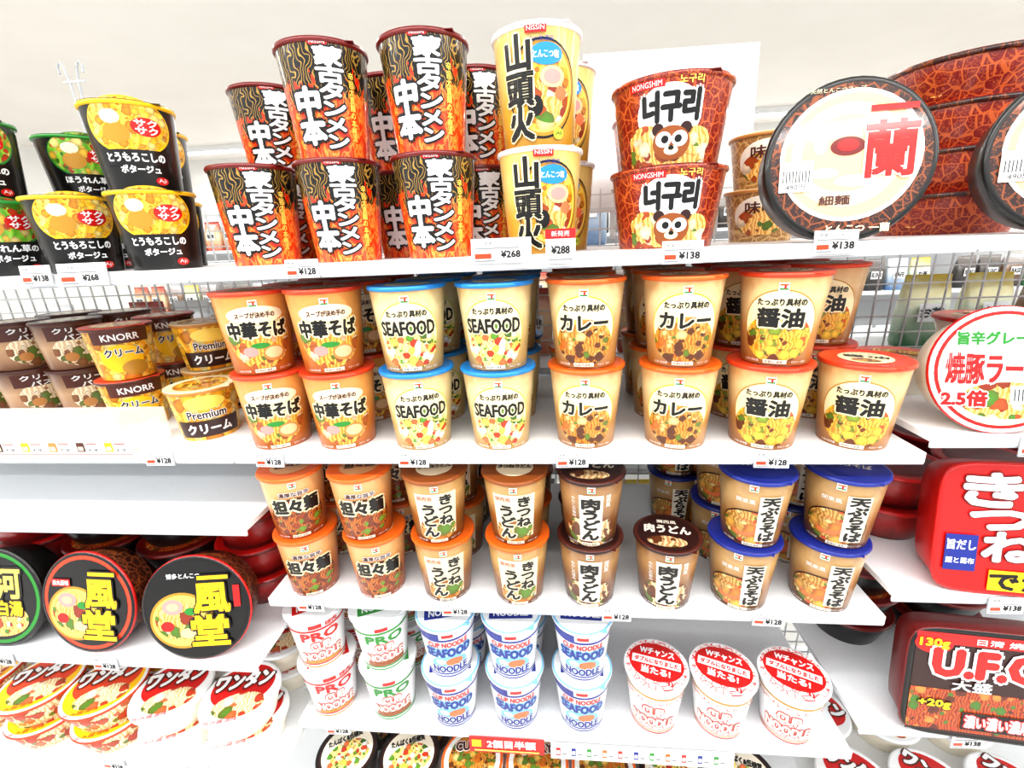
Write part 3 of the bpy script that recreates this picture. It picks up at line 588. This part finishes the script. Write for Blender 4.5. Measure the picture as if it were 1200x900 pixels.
# ------------------------------------------------------------ price tags
def tagmesh(key, w, h, t, head=None, two=None):
    b = MB(); b.box((-w/2, -.0012, -h/2), (w/2, 0, h/2), 'ltgrey'); b.box((-w/2+.0004, -.0016, -h/2+.0004), (w/2-.0004, -.0011, h/2-.0004), 'white')
    W_, H_ = w*1000, h*1000
    d = [('T', t, W_*.16, -H_*.14, min(22, W_*.5), 7.5, 'ink', 1, {'bold': .05}), ('T', '即席カップめん', -W_*.05, H_*.3, min(30, W_*.7), 3.6, 'ink', 1), ('R', -W_*.44, H_*.08, W_*.3, H_*.13, 'grey', 1), ('R', -W_*.44, -H_*.3, -W_*.16, -H_*.1, 'orangered', 1), ('R', -W_*.44, -H_*.42, -W_*.1, -H_*.36, 'grey', 1)]
    if head: d = [('R', -W_/2, H_*.22, W_/2, H_/2, head, 1), ('T', two or '新発売', 0, H_*.36, W_*.6, H_*.16, 'white', 2, {'bold': .04}), ('T', t, 0, -H_*.1, W_*.6, H_*.22, 'ink', 1, {'bold': .05}), ('R', -W_*.4, -H_*.4, W_*.4, -H_*.36, 'grey', 1)]
    b.decals(d, lambda u, v, o: (u, -.0014-o, v), False)
    MESH[key] = b.mesh(key)
tagmesh('price_tag', .042, .022, '¥128'); tagmesh('price_tag_b', .045, .025, '¥138'); tagmesh('new_item_tag', .034, .038, '¥288', 'red'); tagmesh('wide_price_tag', .07, .028, '¥268')
def tag(k, x, z, y=-.002): put(k, x, y, z, random.uniform(-.05, .05), -.08, name='price_tag')
for x in (-.395, -.19, .022, .27): tag('price_tag', x, Z2-.008)
tag('price_tag', -.56, Z2-.006)
for x in (-.38, -.152, .085, .295): tag('price_tag', x, Z3-.008)
for x in (-.378, ): tag('price_tag', x, Z4-.009)
tag('price_tag', -.30, Z1-.005); tag('wide_price_tag', -.058, Z1+.006); tag('new_item_tag', .01, Z1+.008); tag('price_tag_b', .145, Z1-.004); tag('price_tag_b', .305, Z1); tag('wide_price_tag', -.59, Z1-.001); tag('price_tag_b', -.655, Z1-.0)
for x, z in ((-.70, .933), (-.88, .933), (-.6, .718), (-.75, .718)): tag('price_tag', x, z-.008, -.054 if z > .8 else -.060)
for x, z in ((.59, 1.05), (.6, .803), (.57, 1.279)): tag('price_tag_b', x, z-.013, -.003)
b = MB(); b.box((-.0625, -.0012, -.015), (.0625, 0, .015), 'red')
b.decals([('T', '2個目半額', 8, 3, 80, 15, 'white', 1, {'bold': .04}), ('R', -54, -12, 54, -9, 'egg', 1), ('R', -58, -4, -42, 10, 'yellow', 1)], lambda u, v, o: (u, -.0012-o, v), False)
MESH['promo_sign'] = b.mesh('promo_sign'); put('promo_sign', -.088, -.004, Z4-.022, 0, -.1)
b = MB(); b.box((-.145, -.0012, -.016), (.145, 0, .016), 'ltgrey'); b.box((-.144, -.0014, -.015), (.144, -.001, .015), 'white')
dd = []
for i in range(11):
    u = -136+i*25; dd += [('R', u, -8, u+7, 7, ['red', 'navy', 'green', 'orange'][i % 4], 1), ('R', u+1, -5, u+6, 2, 'white', 2), ('R', u+10, 2, u+20, 4, 'ltgrey', 1), ('R', u+10, -6, u+17, -3.5, 'grey', 1)]
b.decals(dd, lambda u, v, o: (u, -.0014-o, v), False)
MESH['lineup_sign'] = b.mesh('lineup_sign'); put('lineup_sign', .13, -.004, Z4-.026, 0, -.1)

# ------------------------------------------------------------ above / behind the gondola
b = MB(); b.box((-.15, -.0015, 0), (.15, .0015, .26), 'poster_white'); b.box((-.15, -.003, 0), (.15, -.0015, .006), 'rail')
b.box((-.1, .0015, -.05), (-.09, .005, .02), 'rail'); b.box((.09, .0015, -.05), (.1, .005, .02), 'rail')
MESH['sign_board'] = b.mesh('sign_board'); put('sign_board', .21, .39, 1.572, 0.03, -.05)
def tube(b, pts, r, mat, seg=8):
    vs = []; fs = []
    for i, p in enumerate(pts):
        a = Vector(pts[max(0, i-1)]); c = Vector(pts[min(len(pts)-1, i+1)]); d = (c-a).normalized()
        u = d.cross(Vector((0, 1, 0.01))).normalized(); w = d.cross(u)
        for k in range(seg):
            t = 2*math.pi*k/seg; vs.append(tuple(Vector(p)+r*(math.cos(t)*u+math.sin(t)*w)))
    for i in range(len(pts)-1):
        for k in range(seg):
            a = i*seg+k; c = i*seg+(k+1) % seg; fs.append((a, c, c+seg, a+seg))
    b.add(vs, fs, mat, True)
b = MB()
for s in (-1, 1):
    tube(b, [(s*.004, 0, -.04), (s*.006, 0, .12), (s*.009, 0, .2), (s*.014, 0, .226), (s*.02, 0, .235), (s*.026, 0, .228), (s*.025, 0, .216)], .002, 'hook_plastic')
b.box((-.022, -.0015, .2), (.022, .0015, .204), 'hook_plastic'); b.box((-.01, -.004, -.04), (.01, .004, -.0), 'hook_plastic')
MESH['sign_hook_stand'] = b.mesh('sign_hook_stand'); put('sign_hook_stand', -.905, .385, 1.65, 0)

Mgrad('carton_a', [(0, '#3f6f9e'), (100, '#dfe8ee'), (160, '#ffffff')], 160, .3, 20)
Mgrad('carton_b', [(0, '#c8452a'), (80, '#f2d8b0'), (160, '#a82a1e')], 160, .3, 20)
Mgrad('carton_c', [(0, '#2f7a4a'), (100, '#e8efd8'), (160, '#e2c23a')], 160, .3, 20)
Mgrad('carton_d', [(0, '#1c1a1c'), (100, '#4a4440'), (160, '#8a8480')], 160, .3, 20)
Mgrad('carton_e', [(0, '#2a2422'), (100, '#8a6a50'), (160, '#c8ccd0')], 160, .3, 20)
for k in 'abcde':
    b = MB()
    b.loft([(.045, .026, 0), (.048, .03, .01), (.048, .028, .07), (.047, .016, .125), (.047, .003, .145), (.047, .001, .16)], 'carton_'+k, 4, 24, True, 'top')
    b.decals([('R', -26, 60, 26, 100, 'white', 0), ('T', {'a': 'CAFE', 'b': '珈琲', 'c': 'お茶', 'd': 'BLEND', 'e': 'BASE'}[k], 0, 80, 44, 22, 'black', 2, {'bold': .04})], lambda u, v, o: (u, -.031-o, v), False)
    MESH['pouch_'+k] = b.mesh('snack_pouch')
def pouchrow(y, z, x0, x1, step, p=1.0, ks='abcde'):
    x = x0
    while x < x1:
        if random.random() < p: put('pouch_'+random.choice(ks), x, y, z, random.uniform(-.1, .1), name='snack_pouch')
        x += step
for zz in (1.508, 1.257, 1.009, .748):
    shelf(-1.352, 1.352, .43, zz, .78)
for zz, p in ((1.508, .25), (1.257, .55), (1.009, .7), (.748, .8)): pouchrow(.56, zz, -1.3, 1.3, .125, p)
for zz in (.5, .85, 1.2, 1.55):
    shelf(-2.6, 2.6, 2.0, zz, 2.4)
    pouchrow(2.08, zz, -2.5, 2.5, .11, .97, 'abcdede')
b = MB(); b.box((-2.6, 2.42, 0), (2.6, 2.46, 1.85), 'rail')
ob = bpy.data.objects.new('far_gondola_back_panel', b.mesh('far_gondola_back_panel')); col.objects.link(ob)

# ------------------------------------------------------------ room
def Mroom(name, c1, c2, s, rough=.7):
    m, nt, bb = newmat(name); bb.inputs['Roughness'].default_value = rough
    n = noise(nt, tc(nt), s, 3); r = ramp(nt, [(.3, c1), (.7, c2)]); nt.links.new(n, r.inputs[0]); nt.links.new(r.outputs[0], bb.inputs['Base Color'])
Mroom('wall_paint', '#f0efec', '#f6f5f2', 3); Mroom('ceiling_paint', '#f3efe9', '#f7f3ee', 2); Mroom('floor_tile', '#dddcd9', '#e8e7e3', 5, .25)
M('lamp_emit', '#ffffff', .5, emit=8)
def slab(name, a, c, mat):
    b = MB(); b.box(a, c, mat); ob = bpy.data.objects.new(name, b.mesh(name)); col.objects.link(ob)
CZ = 2.6
slab('floor', (-5, -2.5, -.05), (5, 5, 0), 'floor_tile'); slab('ceiling', (-5, -2.5, CZ), (5, 5, CZ+.05), 'ceiling_paint')
slab('wall_back', (-5, 5, 0), (5, 5.05, CZ), 'wall_paint'); slab('wall_left', (-5.05, -2.5, 0), (-5, 5, CZ), 'wall_paint'); slab('wall_right', (5, -2.5, 0), (5.05, 5, CZ), 'wall_paint')
def strip(x0, x1, y, power):
    b = MB(); b.box((x0, y-.06, CZ-.05), (x1, y+.06, CZ-.0005), 'white'); b.box((x0+.02, y-.045, CZ-.058), (x1-.02, y+.045, CZ-.05), 'lamp_emit')
    ob = bpy.data.objects.new('ceiling_light', b.mesh('ceiling_light')); col.objects.link(ob)
    l = bpy.data.lights.new('tube_light', 'AREA'); l.shape = 'RECTANGLE'; l.size = x1-x0; l.size_y = .12; l.energy = power; l.color = (1, .995, .98)
    o = bpy.data.objects.new('tube_light', l); col.objects.link(o); o.location = ((x0+x1)/2, y, CZ-.07)
for y, p in ((-1.9, 72), (-.75, 80), (1.3, 50), (4.4, 75)): strip(-4, 4, y, p)
w = bpy.data.worlds.new('World'); scene.world = w; w.use_nodes = True
w.node_tree.nodes['Background'].inputs[0].default_value = (.98, .99, 1, 1); w.node_tree.nodes['Background'].inputs[1].default_value = 1.15

# ------------------------------------------------------------ camera
f, yaw, pitch, roll = 535.38, .0985, .2994, .0446
cy, sy, cp, sp = math.cos(yaw), math.sin(yaw), math.cos(pitch), math.sin(pitch)
F = Vector((-sy*cp, cy*cp, -sp)); R = Vector((cy, sy, 0)); D = F.cross(R)
R2 = math.cos(roll)*R+math.sin(roll)*D; D2 = -math.sin(roll)*R+math.cos(roll)*D
cam = bpy.data.cameras.new('camera'); co = bpy.data.objects.new('camera', cam); col.objects.link(co)
m = Matrix(((R2.x, -D2.x, -F.x, .0015), (R2.y, -D2.y, -F.y, -.5463), (R2.z, -D2.z, -F.z, 1.5221), (0, 0, 0, 1)))
co.matrix_world = m
cam.sensor_fit = 'HORIZONTAL'; cam.sensor_width = 36; cam.lens = 36*f/1200; cam.clip_start = .02
scene.camera = co
scene.view_settings.view_transform = 'Standard'
scene.view_settings.look = 'None'
scene.view_settings.exposure = 0.0
scene.view_settings.gamma = 0.88
